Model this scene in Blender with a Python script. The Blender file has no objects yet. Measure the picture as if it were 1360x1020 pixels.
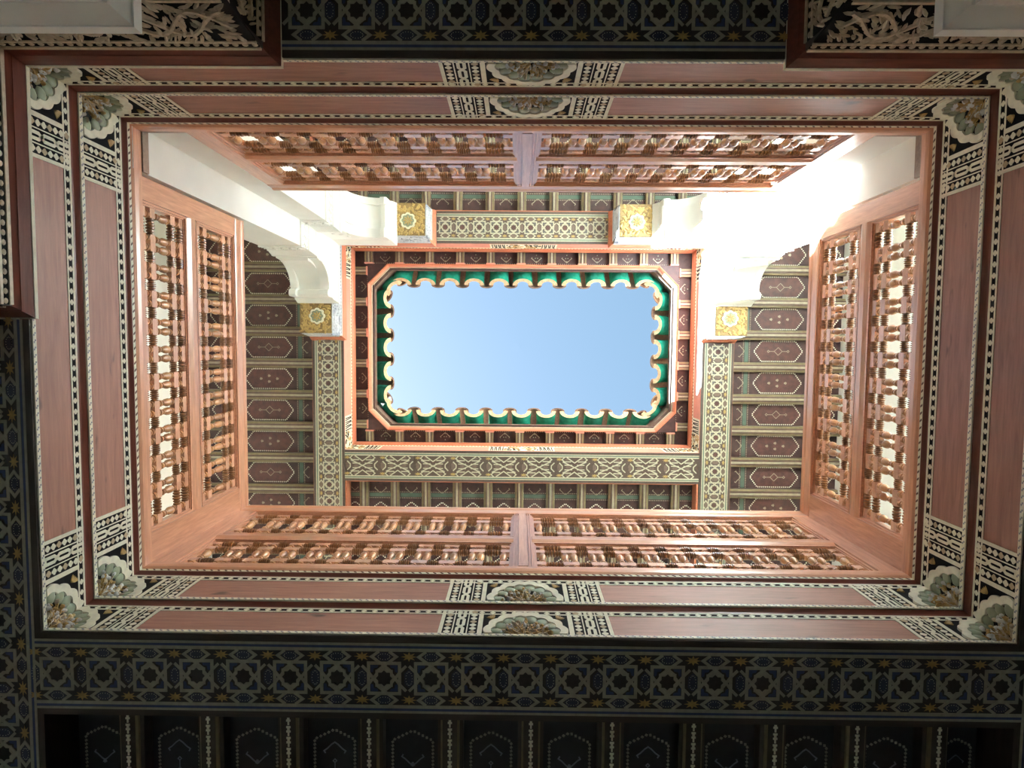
import bpy, bmesh, math, random
from mathutils import Vector, Matrix
rnd = random.Random(7)
PI = math.pi

# ------------------------------------------------------------------ camera
SC = bpy.context.scene
COL = SC.collection
CZ = 1.2                                   # height of the lens above the courtyard floor
cam_d = bpy.data.cameras.new('camera')
cam_d.sensor_width = 36.0
cam_d.sensor_fit = 'HORIZONTAL'
cam_d.lens = 820.0 / 1360.0 * 36.0
cam_d.clip_start = 0.05
cam = bpy.data.objects.new('camera', cam_d)
COL.objects.link(cam)
R = ((0.999904, 0.00912958, -0.01042344), (-0.00848441, 0.99814141, 0.06034678), (0.01095501, -0.06025255, 0.99812305))
cam.matrix_world = Matrix(((R[0][0], -R[0][1], -R[0][2], 0), (R[1][0], -R[1][1], -R[1][2], 0), (R[2][0], -R[2][1], -R[2][2], CZ), (0, 0, 0, 1)))
SC.camera = cam

# ------------------------------------------------------------------ sky, sun, exposure
SUN_DIR = Vector((-0.97, 0.456, 1.0)).normalized()
world = bpy.data.worlds.new('sky')
SC.world = world
world.use_nodes = True
wn = world.node_tree
wn.nodes.clear()
w_out = wn.nodes.new('ShaderNodeOutputWorld')
w_bg = wn.nodes.new('ShaderNodeBackground')
w_sky = wn.nodes.new('ShaderNodeTexSky')
w_sky.sky_type = 'NISHITA'
w_sky.sun_disc = False
w_sky.sun_elevation = math.asin(SUN_DIR.z)
w_sky.sun_rotation = math.atan2(SUN_DIR.x, SUN_DIR.y)
w_sky.air_density = 1.0
w_sky.dust_density = 1.5
w_mix = wn.nodes.new('ShaderNodeMix')
w_mix.data_type = 'RGBA'
w_mix.inputs[0].default_value = 0.5
w_mix.inputs[7].default_value = (0.316, 0.64, 0.584, 1)      # thin bright haze over the blue
wn.links.new(w_sky.outputs[0], w_mix.inputs[6])
wn.links.new(w_mix.outputs[2], w_bg.inputs[0])
w_bg.inputs[1].default_value = 0.6
wn.links.new(w_bg.outputs[0], w_out.inputs[0])
sun_d = bpy.data.lights.new('sun', 'SUN')
sun_d.energy = 190.0
sun_d.angle = math.radians(0.53)
sun_d.color = (0.84, 0.95, 1.0)
sun = bpy.data.objects.new('sun', sun_d)
COL.objects.link(sun)
sun.location = (-6, 3, 12)
sun.rotation_euler = SUN_DIR.to_track_quat('Z', 'Y').to_euler()
vs = SC.view_settings
vs.view_transform = 'Standard'
vs.look = 'None'
vs.exposure = 0.0
vs.gamma = 1.0
vs.use_curve_mapping = False
SC.cycles.max_bounces = 16
SC.cycles.diffuse_bounces = 12
SC.cycles.glossy_bounces = 6
SC.cycles.use_denoising = True
SC.cycles.sample_clamp_indirect = 12.0

# ------------------------------------------------------------------ materials
def _mk(name):
    m = bpy.data.materials.new(name)
    m.use_nodes = True
    nt = m.node_tree
    return m, nt, nt.nodes['Principled BSDF']

def mat(name, col, rough=0.6, var=0.12, scale=18.0, bump=0.0, spec=0.5, metal=0.0):
    m, nt, b = _mk(name)
    b.inputs['Roughness'].default_value = rough
    b.inputs['Specular IOR Level'].default_value = spec
    b.inputs['Metallic'].default_value = metal
    tc = nt.nodes.new('ShaderNodeTexCoord')
    nz = nt.nodes.new('ShaderNodeTexNoise')
    nz.inputs['Scale'].default_value = scale
    nz.inputs['Detail'].default_value = 5
    nt.links.new(tc.outputs['Object'], nz.inputs['Vector'])
    rp = nt.nodes.new('ShaderNodeValToRGB')
    rp.color_ramp.elements[0].position = 0.3
    rp.color_ramp.elements[1].position = 0.72
    rp.color_ramp.elements[0].color = tuple(c * (1 - var) for c in col) + (1,)
    rp.color_ramp.elements[1].color = tuple(min(1, c * (1 + var)) for c in col) + (1,)
    nt.links.new(nz.outputs[0], rp.inputs[0])
    nt.links.new(rp.outputs[0], b.inputs['Base Color'])
    if bump:
        bp = nt.nodes.new('ShaderNodeBump')
        bp.inputs['Strength'].default_value = bump
        bp.inputs['Distance'].default_value = 0.004
        nt.links.new(nz.outputs[0], bp.inputs['Height'])
        nt.links.new(bp.outputs[0], b.inputs['Normal'])
    return m

def wood(name, c0, c1, rough=0.45, axis=0, *a, coat=0.0, **k):
    m = _wood(name, c0, c1, rough, axis, *a, **k)
    b = m.node_tree.nodes['Principled BSDF']
    b.inputs['Coat Weight'].default_value = coat
    b.inputs['Coat Roughness'].default_value = 0.22
    b.inputs['Coat IOR'].default_value = 1.6
    return m
def _wood(name, c0, c1, rough=0.45, axis=0, stretch=14.0, scale=9.0, knots=0.0, rand=0.0, spec=0.5, scratch=0.0):
    """grain runs along the given local axis"""
    m, nt, b = _mk(name)
    b.inputs['Roughness'].default_value = rough
    b.inputs['Specular IOR Level'].default_value = spec
    tc = nt.nodes.new('ShaderNodeTexCoord')
    mp = nt.nodes.new('ShaderNodeMapping')
    s = [stretch] * 3
    s[axis] = 1.0
    mp.inputs['Scale'].default_value = s
    nt.links.new(tc.outputs['Object'], mp.inputs['Vector'])
    oi = nt.nodes.new('ShaderNodeObjectInfo')
    va = nt.nodes.new('ShaderNodeVectorMath')
    va.operation = 'MULTIPLY_ADD'
    cmb = nt.nodes.new('ShaderNodeCombineXYZ')
    for k in range(3):
        nt.links.new(oi.outputs['Random'], cmb.inputs[k])
    va.inputs[1].default_value = (17, 17, 17)
    nt.links.new(cmb.outputs[0], va.inputs[0])
    nt.links.new(mp.outputs[0], va.inputs[2])
    nz = nt.nodes.new('ShaderNodeTexNoise')
    nz.inputs['Scale'].default_value = scale
    nz.inputs['Detail'].default_value = 7
    nz.inputs['Roughness'].default_value = 0.62
    nz.inputs['Distortion'].default_value = 0.6
    nt.links.new(va.outputs[0], nz.inputs['Vector'])
    rp = nt.nodes.new('ShaderNodeValToRGB')
    rp.color_ramp.elements[0].position = 0.33
    rp.color_ramp.elements[1].position = 0.68
    rp.color_ramp.elements[0].color = c0 + (1,)
    rp.color_ramp.elements[1].color = c1 + (1,)
    nt.links.new(nz.outputs[0], rp.inputs[0])
    last = rp.outputs[0]
    if rand:
        hs = nt.nodes.new('ShaderNodeHueSaturation')
        mr = nt.nodes.new('ShaderNodeMapRange')
        mr.inputs[3].default_value = 1 - rand
        mr.inputs[4].default_value = 1 + rand
        nt.links.new(oi.outputs['Random'], mr.inputs[0])
        nt.links.new(mr.outputs[0], hs.inputs['Value'])
        nt.links.new(last, hs.inputs['Color'])
        last = hs.outputs[0]
    if knots:
        nk = nt.nodes.new('ShaderNodeTexNoise')
        nk.inputs['Scale'].default_value = 5.5
        nk.inputs['Detail'].default_value = 3
        mp2 = nt.nodes.new('ShaderNodeMapping')
        s2 = [2.4] * 3
        s2[axis] = 0.8
        mp2.inputs['Scale'].default_value = s2
        nt.links.new(tc.outputs['Object'], mp2.inputs['Vector'])
        nt.links.new(mp2.outputs[0], nk.inputs['Vector'])
        kr = nt.nodes.new('ShaderNodeValToRGB')
        kr.color_ramp.elements[0].position = 0.655
        kr.color_ramp.elements[1].position = 0.72
        nt.links.new(nk.outputs[0], kr.inputs[0])
        mx = nt.nodes.new('ShaderNodeMix')
        mx.data_type = 'RGBA'
        mul = nt.nodes.new('ShaderNodeMath')
        mul.operation = 'MULTIPLY'
        mul.inputs[1].default_value = knots
        nt.links.new(kr.outputs[0], mul.inputs[0])
        nt.links.new(mul.outputs[0], mx.inputs[0])
        nt.links.new(last, mx.inputs[6])
        mx.inputs[7].default_value = tuple(c * 0.12 for c in c0) + (1,)
        last = mx.outputs[2]
    nt.links.new(last, b.inputs['Base Color'])
    bp = nt.nodes.new('ShaderNodeBump')
    bp.inputs['Strength'].default_value = 0.25
    bp.inputs['Distance'].default_value = 0.002
    nt.links.new(nz.outputs[0], bp.inputs['Height'])
    nt.links.new(bp.outputs[0], b.inputs['Normal'])
    return m

M = {}
M['cedar'] = wood('cedar_along', (0.46, 0.205, 0.115), (0.66, 0.325, 0.19), 0.38, 0, 12, 7, coat=0.8, rand=0.08)
M['cedar_v'] = wood('cedar_upright', (0.46, 0.205, 0.115), (0.66, 0.325, 0.19), 0.38, 2, 12, 7, coat=0.8, rand=0.08)
M['cedar_blk'] = wood('cedar_block', (0.56, 0.29, 0.18), (0.76, 0.43, 0.28), 0.34, 0, 6, 14, coat=0.8, rand=0.12)
M['cedar_turn'] = wood('cedar_turned', (0.38, 0.165, 0.06), (0.60, 0.29, 0.11), 0.30, 2, 6, 14, coat=0.8, rand=0.14)
M['cedar_rib'] = wood('cedar_ribbed', (0.22, 0.085, 0.03), (0.38, 0.165, 0.055), 0.34, 0, 6, 14, coat=0.8, rand=0.14)
M['plank'] = wood('red_plank', (0.235, 0.105, 0.075), (0.37, 0.175, 0.125), 0.5, 0, 11, 5, knots=0.8, rand=0.05)
M['mould'] = wood('oxblood_moulding', (0.115, 0.030, 0.020), (0.19, 0.055, 0.035), 0.33, 0, 10, 6)
M['darkwood'] = wood('dark_beam_wood', (0.030, 0.020, 0.017), (0.06, 0.042, 0.034), 0.5, 0, 10, 6)
M['skirt'] = wood('brown_skirting', (0.20, 0.125, 0.085), (0.30, 0.20, 0.14), 0.5, 0, 10, 6)
M['redmould'] = wood('orange_red_moulding', (0.42, 0.125, 0.065), (0.55, 0.19, 0.10), 0.45, 0, 10, 6)
M['salmon'] = mat('salmon_paint', (0.66, 0.27, 0.20), 0.55, 0.08)
M['cream'] = mat('cream_paint', (0.82, 0.82, 0.68), 0.5, 0.10, 40)
M['tan'] = mat('tan_paint', (0.50, 0.40, 0.25), 0.5, 0.12, 40)
M['black'] = mat('black_paint', (0.008, 0.008, 0.008), 0.8, 0.3, 40, spec=0.12)
M['greyblue'] = mat('grey_blue_paint', (0.22, 0.25, 0.30), 0.5, 0.15, 40)
M['pale'] = mat('pale_blue_paint', (0.62, 0.66, 0.70), 0.5, 0.12, 60)
M['shell'] = mat('grey_green_shell', (0.25, 0.29, 0.20), 0.45, 0.15, 30)
M['gold'] = mat('gilded_carving', (0.44, 0.29, 0.10), 0.38, 0.3, 60)
M['ochre'] = mat('ochre_carving', (0.48, 0.33, 0.11), 0.45, 0.18, 60)
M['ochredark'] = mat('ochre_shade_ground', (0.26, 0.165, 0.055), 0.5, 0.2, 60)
M['carve'] = mat('bare_carved_wood', (0.50, 0.42, 0.31), 0.5, 0.2, 60)
M['silver'] = mat('silvered_leaf', (0.70, 0.72, 0.74), 0.3, 0.15, 60)
M['plaster'] = mat('white_plaster', (0.88, 0.905, 0.875), 0.75, 0.03, 6, bump=0.05)
M['wall'] = mat('cream_wall_plaster', (0.91, 0.92, 0.86), 0.8, 0.04, 5, bump=0.05)
M['strap'] = mat('strapwork_cream', (0.50, 0.47, 0.34), 0.55, 0.12, 50)
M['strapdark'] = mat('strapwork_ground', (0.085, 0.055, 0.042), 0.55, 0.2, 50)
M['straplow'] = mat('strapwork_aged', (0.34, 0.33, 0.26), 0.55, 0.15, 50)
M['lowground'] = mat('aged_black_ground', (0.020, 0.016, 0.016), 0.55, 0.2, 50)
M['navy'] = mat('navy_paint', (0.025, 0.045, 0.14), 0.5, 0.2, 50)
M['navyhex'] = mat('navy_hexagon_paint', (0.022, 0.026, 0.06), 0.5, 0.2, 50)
M['star'] = mat('gold_star_paint', (0.42, 0.28, 0.09), 0.45, 0.25, 60)
M['brownhex'] = mat('brown_hexagon_paint', (0.15, 0.10, 0.075), 0.5, 0.2, 50)
M['greyhex'] = mat('grey_chevron_paint', (0.10, 0.105, 0.10), 0.5, 0.2, 50)
M['green'] = mat('sage_paint', (0.085, 0.14, 0.10), 0.55, 0.12, 30)
M['maroon'] = mat('maroon_board_paint', (0.056, 0.022, 0.020), 0.55, 0.35, 22)
M['maroon2'] = mat('cartouche_paint', (0.084, 0.029, 0.024), 0.55, 0.4, 26)
M['olive'] = mat('olive_stripe_paint', (0.20, 0.155, 0.080), 0.5, 0.15, 30)
M['joist'] = mat('joist_brown_paint', (0.11, 0.058, 0.042), 0.5, 0.2, 30)
M['buff'] = mat('buff_stripe_paint', (0.36, 0.31, 0.22), 0.5, 0.15, 30)
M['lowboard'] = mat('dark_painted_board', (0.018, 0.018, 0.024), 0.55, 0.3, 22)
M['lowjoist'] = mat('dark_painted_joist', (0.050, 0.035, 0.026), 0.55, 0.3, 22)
M['tilegreen'] = mat('green_glaze', (0.03, 0.38, 0.25), 0.16, 0.30, 22, spec=0.6)
M['tileclay'] = mat('worn_clay_rim', (0.50, 0.36, 0.22), 0.8, 0.35, 45, bump=0.3)
M['tilebed'] = mat('dark_mortar', (0.13, 0.085, 0.065), 0.9, 0.3, 30)
M['floor'] = mat('courtyard_marble', (0.50, 0.51, 0.50), 0.4, 0.1, 4)
M['roofdeck'] = mat('roof_deck', (0.40, 0.38, 0.34), 0.8, 0.1, 8)

# ------------------------------------------------------------------ mesh helpers
class MB:
    """collects polygons in local (u along, n inwards, v up) space"""
    def __init__(s):
        s.v = []; s.f = []; s.m = []
    def face(s, pts, mi=0):
        i = len(s.v); s.v += [tuple(p) for p in pts]
        s.f.append(tuple(range(i, i + len(pts)))); s.m.append(mi)
    def solid(s, a, b, mi=0, caps=True):
        """prism between two polygons of equal length"""
        i = len(s.v); k = len(a)
        s.v += [tuple(p) for p in a] + [tuple(p) for p in b]
        if caps:
            s.f += [tuple(range(i, i + k))[::-1], tuple(range(i + k, i + 2 * k))]; s.m += [mi, mi]
        for j in range(k):
            j2 = (j + 1) % k
            s.f.append((i + j, i + j2, i + k + j2, i + k + j)); s.m.append(mi)
    def box(s, u0, u1, n0, n1, v0, v1, mi=0):
        s.solid([(u0, n0, v0), (u1, n0, v0), (u1, n1, v0), (u0, n1, v0)], [(u0, n0, v1), (u1, n0, v1), (u1, n1, v1), (u0, n1, v1)], mi)
    def uv(s, poly, n0, n1, mi=0):                       # polygon on a wall face
        s.solid([(p[0], n0, p[1]) for p in poly], [(p[0], n1, p[1]) for p in poly], mi)
    def un(s, poly, v0, v1, mi=0):                       # polygon on a soffit
        s.solid([(p[0], p[1], v0) for p in poly], [(p[0], p[1], v1) for p in poly], mi)
    def sweep(s, prof, ends, mi=0, mats=None):
        """prof: (n, v) polygon; ends(n) -> (u0, u1)"""
        a = [(ends(n)[0], n, v) for n, v in prof]
        b = [(ends(n)[1], n, v) for n, v in prof]
        i = len(s.v); k = len(prof)
        s.v += a + b
        s.f += [tuple(range(i, i + k))[::-1], tuple(range(i + k, i + 2 * k))]; s.m += [mi, mi]
        for j in range(k):
            j2 = (j + 1) % k
            s.f.append((i + j, i + j2, i + k + j2, i + k + j)); s.m.append(mats[j] if mats else mi)
    def lathe(s, prof, axis=2, seg=10, mi=0, mats=None):
        """prof: (r, t) along the axis"""
        i = len(s.v)
        for r, t in prof:
            for q in range(seg):
                a = 2 * PI * q / seg
                c = [r * math.cos(a), r * math.sin(a)]
                p = [0, 0, 0]; p[axis] = t; o = [x for x in range(3) if x != axis]
                p[o[0]] = c[0]; p[o[1]] = c[1]
                s.v.append(tuple(p))
        for k in range(len(prof) - 1):
            for q in range(seg):
                q2 = (q + 1) % seg
                s.f.append((i + k * seg + q, i + k * seg + q2, i + (k + 1) * seg + q2, i + (k + 1) * seg + q)); s.m.append(mats[k] if mats else mi)
        s.f += [tuple(i + q for q in range(seg))[::-1], tuple(i + (len(prof) - 1) * seg + q for q in range(seg))]; s.m += [mi, mi]
    def blob(s, c, ax, r, mi=0, seg=6, rings=3):
        """squashed half-round leaf: centre c, ax = three axis vectors (long, short, out)"""
        i = len(s.v)
        for k in range(rings):
            ph = (k / rings) * PI / 2
            for q in range(seg):
                a = 2 * PI * q / seg
                x, y, z = math.cos(ph) * math.cos(a) * r[0], math.cos(ph) * math.sin(a) * r[1], math.sin(ph) * r[2]
                s.v.append(tuple(c[d] + ax[0][d] * x + ax[1][d] * y + ax[2][d] * z for d in range(3)))
        s.v.append(tuple(c[d] + ax[2][d] * r[2] for d in range(3)))
        for k in range(rings - 1):
            for q in range(seg):
                q2 = (q + 1) % seg
                s.f.append((i + k * seg + q, i + k * seg + q2, i + (k + 1) * seg + q2, i + (k + 1) * seg + q)); s.m.append(mi)
        for q in range(seg):
            s.f.append((i + (rings - 1) * seg + q, i + (rings - 1) * seg + (q + 1) % seg, i + rings * seg)); s.m.append(mi)
    def mesh(s, name, mats, smooth=False, bevel=0.0):
        me = bpy.data.meshes.new(name)
        me.from_pydata(s.v, [], s.f)
        for m in mats:
            me.materials.append(M[m] if isinstance(m, str) else m)
        me.polygons.foreach_set('material_index', s.m)
        bm = bmesh.new(); bm.from_mesh(me)
        bmesh.ops.remove_doubles(bm, verts=bm.verts, dist=1e-6)
        if bevel:
            bmesh.ops.bevel(bm, geom=[e for e in bm.edges if len(e.link_faces) == 2 and e.calc_face_angle(0) > 0.6], offset=bevel, segments=1, affect='EDGES', clamp_overlap=True)
        bmesh.ops.recalc_face_normals(bm, faces=bm.faces)
        bm.to_mesh(me); bm.free()
        if smooth:
            me.polygons.foreach_set('use_smooth', [True] * len(me.polygons))
            me.set_sharp_from_angle(angle=math.radians(42))
        me.update()
        return me

def link(name, me, parent=None, loc=(0, 0, 0), rot=(0, 0, 0), kind=None, label=None):
    o = bpy.data.objects.new(name, me)
    COL.objects.link(o)
    o.parent = parent
    o.location = loc; o.rotation_euler = rot
    if kind: o['kind'] = kind
    if label: o['label'] = label
    return o

BASE = {}
def thing(name, label, cat, loc=(0, 0, 0), rz=0.0, vbase=0.0, group=None, kind=None):
    """Empty at the foot of a thing; parts are modelled with v measured from the lens and dropped by vbase"""
    e = bpy.data.objects.new(name, None)
    COL.objects.link(e)
    e.empty_display_size = 0.1
    e.location = (loc[0], loc[1], CZ + vbase); e.rotation_euler = (0, 0, rz)
    e['label'] = label; e['category'] = cat
    if group: e['group'] = group
    if kind: e['kind'] = kind
    BASE[e.name] = vbase
    return e
def part(name, mb, mats, th, smooth=False, bevel=0.0, kind=None, label=None):
    return link(name, mb.mesh(name, mats, smooth, bevel), th, (0, 0, -BASE[th.name]), kind=kind, label=label)
def sub(name, mb, mats, prt, smooth=False, bevel=0.0, kind=None, label=None):
    return link(name, mb.mesh(name, mats, smooth, bevel), prt, kind=kind, label=label)

def stroke(pts, w):
    """polyline -> list of quads of width w with mitred joints"""
    out = []; L = []; Rr = []
    n = len(pts)
    for i in range(n):
        p = Vector(pts[i])
        d0 = (Vector(pts[i]) - Vector(pts[i - 1])).normalized() if i else None
        d1 = (Vector(pts[i + 1]) - Vector(pts[i])).normalized() if i < n - 1 else None
        d = d0 if d1 is None else d1 if d0 is None else (d0 + d1).normalized()
        nn = Vector((-d.y, d.x))
        k = 1.0
        if d0 is not None and d1 is not None:
            k = 1.0 / max(0.35, nn.dot(Vector((-d0.y, d0.x))))
        L.append(p + nn * w / 2 * k); Rr.append(p - nn * w / 2 * k)
    for i in range(n - 1):
        out.append([L[i], L[i + 1], Rr[i + 1], Rr[i]])
    return out

# ------------------------------------------------------------------ the plan
XL, XR, YN, YS = -1.5685, 1.6335, -0.879, 0.942          # court faces at the foot of the balustrade
CX, CY = (XL + XR) / 2, (YN + YS) / 2
# side: (centre, turn about z, half length); local x runs along the side, local y points into the court
SIDES = {
    'north': ((CX, YN), 0.0, (XR - XL) / 2),
    'south': ((CX, YS), PI, (XR - XL) / 2),
    'west': ((XL, CY), -PI / 2, (YS - YN) / 2),
    'east': ((XR, CY), PI / 2, (YS - YN) / 2),
}
SAY = {
    'north': 'long side between white piers',
    'south': 'long side without piers',
    'west': 'short side by the shaded pier',
    'east': 'short side by the sunlit pier',
}
GW, GE, GN, GS = XL - 1.28, XR + 1.28, YN - 1.32, YS + 1.32   # gallery walls

# ------------------------------------------------------------------ shell: floors, walls, roof deck
def structure(name, mb, mats, label, cat):
    o = link(name, mb.mesh(name, mats), None, (0, 0, CZ))
    o['kind'] = 'structure'; o['label'] = label; o['category'] = cat
    return o
T = 0.2
mb = MB(); mb.box(GW - T, GE + T, GN - T, GS + T, -CZ - 0.2, -CZ)
structure('floor', mb, ['floor'], 'pale stone floor of the courtyard below the galleries', 'floor')
def ring(mb, hole, outer, z0, z1, mi=0):
    a, b, c, d = hole; A, B, Cc, D = outer
    mb.box(A, B, Cc, c, z0, z1, mi); mb.box(A, B, d, D, z0, z1, mi)
    mb.box(A, a, c, d, z0, z1, mi); mb.box(b, B, c, d, z0, z1, mi)
mb = MB(); ring(mb, (XL - 0.06, XR + 0.06, YN - 0.06, YS + 0.06), (GW, GE, GN, GS), 2.30, 2.52)
structure('floor_gallery', mb, ['wall'], 'gallery floor slab behind the friezes around the court', 'floor')
for nm, bx_, sd in (('wall_west', (GW - T, GW, GN - T, GS + T), 'west'), ('wall_east', (GE, GE + T, GN - T, GS + T), 'east'),
                    ('wall_north', (GW, GE, GN - T, GN), 'north'), ('wall_south', (GW, GE, GS, GS + T), 'south')):
    mb = MB(); mb.box(*bx_, -CZ, 5.9)
    structure(nm, mb, ['wall'], 'plain cream plaster wall at the back of the gallery, ' + SAY[sd], 'wall')

# ------------------------------------------------------------------ friezes under the balustrade
B1 = (2.012, 2.219)        # lower band
B2 = (2.243, 2.482)        # upper band
OL = 0.30                  # length of half an ornament

def dot(mb, u, v, r, n0, n1, mi):
    p = []
    for k in range(12):
        a = PI * k / 6 + PI / 12
        rr = r * (1.0 if (k // 1) % 3 != 1 else 1.0)
        rr = r * (0.80 if k % 3 == 1 else 1.02)
        p.append((u + rr * math.cos(a), v + rr * math.sin(a)))
    mb.uv(p, n0, n1, mi)

def lobed(sg, sc, Ru, Rv, v0, lobes, amp, steps, a0=0.0):
    pts = []
    for i in range(steps + 1):
        t = a0 + (PI / 2 - a0) * i / steps
        k = sc * (1 + amp * abs(math.sin(lobes * t)) - amp)
        pts.append((sg * Ru * k * math.cos(t), v0 + Rv * k * math.sin(t)))
    return pts

def ornament(th, band, u_c, sides, pl, seed):
    """carved and inlaid ornament; sides: list of +1/-1 halves that run away from u_c"""
    v0, v1 = band
    H = v1 - v0
    r = random.Random(seed)
    n0 = pl
    g = MB()
    lo = u_c + min([s * OL for s in sides] + [0]); hi = u_c + max([s * OL for s in sides] + [0])
    g.box(lo, hi, n0 - 0.002, n0 + 0.0015, v0, v1)
    G = part('ornament', g, ['black'], th)
    ar = MB(); fo = MB(); dt = MB()
    X, Y, N = (1, 0, 0), (0, 0, 1), (0, 1, 0)
    va, vb = v0 + 0.075 * H, v0 + 0.83 * H
    for s in sides:
        st = MB()
        U = lambda u: u_c + s * u
        def strip(ua, ub, ra, rb, h=0.0022):
            m = st
            a, b = sorted((U(ua), U(ub)))
            m.box(a, b, n0, n0 + h, ra, rb)
        strip(0.287, OL, v0, v1)                                   # outer edge
        strip(0.250, 0.2545, va, v1); strip(0.2005, 0.2045, va, v1)
        strip(0.150, 0.1665, va, vb + 0.035 * H)                   # frame beside the niche
        strip(0.060, 0.150, vb, vb + 0.035 * H)
        for uu in (0.1835, 0.2705):                                # rows of quatrefoils
            nd = 7 if H < 0.22 else 8
            for k in range(nd):
                vv = v0 + 0.10 * H + (k + 0.5) * (0.88 * H) / nd
                dot(dt, U(uu), vv, 0.0115, n0, n0 + 0.0022, 0 if (k + (uu > 0.2)) % 3 else 1)
        a, b = 0.2175, 0.2375                                      # interlaced straps
        h3 = [v0 + H * q for q in (0.10, 0.30, 0.42, 0.62, 0.74, 1.0)]
        for p in ([(a, h3[0]), (a, h3[1]), (b, h3[2]), (b, h3[3]), (a, h3[4]), (a, h3[5])], [(b, h3[0]), (b, h3[1]), (a, h3[2]), (a, h3[3]), (b, h3[4]), (b, h3[5])]):
            for q in stroke([(U(x), y) for x, y in p], 0.0115):
                st.uv([tuple(z) for z in q], n0, n0 + 0.0022)
        for q in stroke([(U(a - 0.006), h3[0]), (U(b + 0.006), h3[0])], 0.012):
            st.uv([tuple(z) for z in q], n0, n0 + 0.0022)
        sub('strapwork', st, ['cream'], G)
        # niche: lobed cream arch, shells, carved flowers
        Ru, Rv, c0 = 0.148, 0.80 * H, v0 + 0.07 * H
        o = lobed(s, 1.0, Ru, Rv, c0, 8, 0.06, 32); i_ = lobed(s, 0.82, Ru, Rv, c0, 8, 0.07, 32)
        for k in range(32):
            q = [o[k], o[k + 1], i_[k + 1], i_[k]]
            ar.uv([(u_c + x, y) for x, y in q], n0, n0 + 0.010)
        for k in range(4):
            t = (k + 0.5) * PI / 8
            cx, cy = U(0.69 * Ru * math.cos(t)), c0 + 0.69 * Rv * math.sin(t)
            sh = MB()
            d = Vector((s * Ru * math.cos(t), 0, Rv * math.sin(t))).normalized()
            e = Vector((-d.z, 0, d.x))
            sh.blob((cx, n0 + 0.001, cy), (d, e, Vector(N)), (0.028, 0.023, 0.008), 0, 8, 3)
            sub('shell', sh, ['shell'], G, smooth=True)
        for k in range(15):                                        # curling gilded sprigs
            t = 0.06 + (PI / 2 - 0.12) * (k + r.random()) / 15; r0 = r.uniform(0.05, 0.30); r1 = r0 + r.uniform(0.18, 0.34); cu = r.uniform(-0.5, 0.5)
            pts = []
            for q in range(5):
                f = q / 4; rr = r0 + (r1 - r0) * f; tt = min(PI / 2 - 0.02, max(0.02, t + cu * f * f))
                pts.append((U(rr * Ru * math.cos(tt)), c0 + rr * Rv * math.sin(tt)))
            hh = r.uniform(0.008, 0.018); mi = r.choice((0, 0, 1))
            for q in range(4):
                sg = stroke([pts[q], pts[q + 1]], 0.0055 - 0.0008 * q)[0]
                fo.solid([(z[0], n0 + 0.001, z[1]) for z in sg], [(z[0], n0 + hh * (0.5 + 0.12 * q), z[1]) for z in sg], mi)
            aa = t + cu
            d = Vector((s * math.cos(aa), 0, math.sin(aa))); e = Vector((-d.z, 0, d.x))
            fo.blob((pts[4][0], n0 + 0.004, pts[4][1]), (d, e, Vector(N)), (0.010, 0.0065, hh), r.choice((2, 2, 0, 1)), 6, 2)
        for k in range(16):
            t = r.uniform(0.03, PI / 2 - 0.03); rr = r.uniform(0.10, 0.60)
            aa = t + r.uniform(-1.2, 1.2)
            d = Vector((s * math.cos(aa), 0, math.sin(aa))); e = Vector((-d.z, 0, d.x))
            fo.blob((U(rr * Ru * math.cos(t)), n0 + 0.002, c0 + rr * Rv * math.sin(t)), (d, e, Vector(N)), (r.uniform(0.008, 0.014), r.uniform(0.0025, 0.0045), r.uniform(0.006, 0.014)), r.choice((0, 0, 1, 2)), 6, 2)
        for k in range(5):                                         # leaf in the spandrel
            d = Vector((s * math.cos(0.5 + 0.25 * k), 0, math.sin(0.5 + 0.25 * k))); e = Vector((-d.z, 0, d.x))
            fo.blob((U(0.128 - 0.004 * k), n0 + 0.001, vb - 0.012 - 0.022 * H * (4 - k)), (d, e, Vector(N)), (0.015, 0.004, 0.005), 0, 6, 2)
    sub('niche_arch', ar, ['cream'], G)
    sub('quatrefoils', dt, ['cream', 'tan'], G, kind='stuff')
    sub('carved_flowers', fo, ['gold', 'carve', 'silver'], G, smooth=True, kind='stuff')

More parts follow.
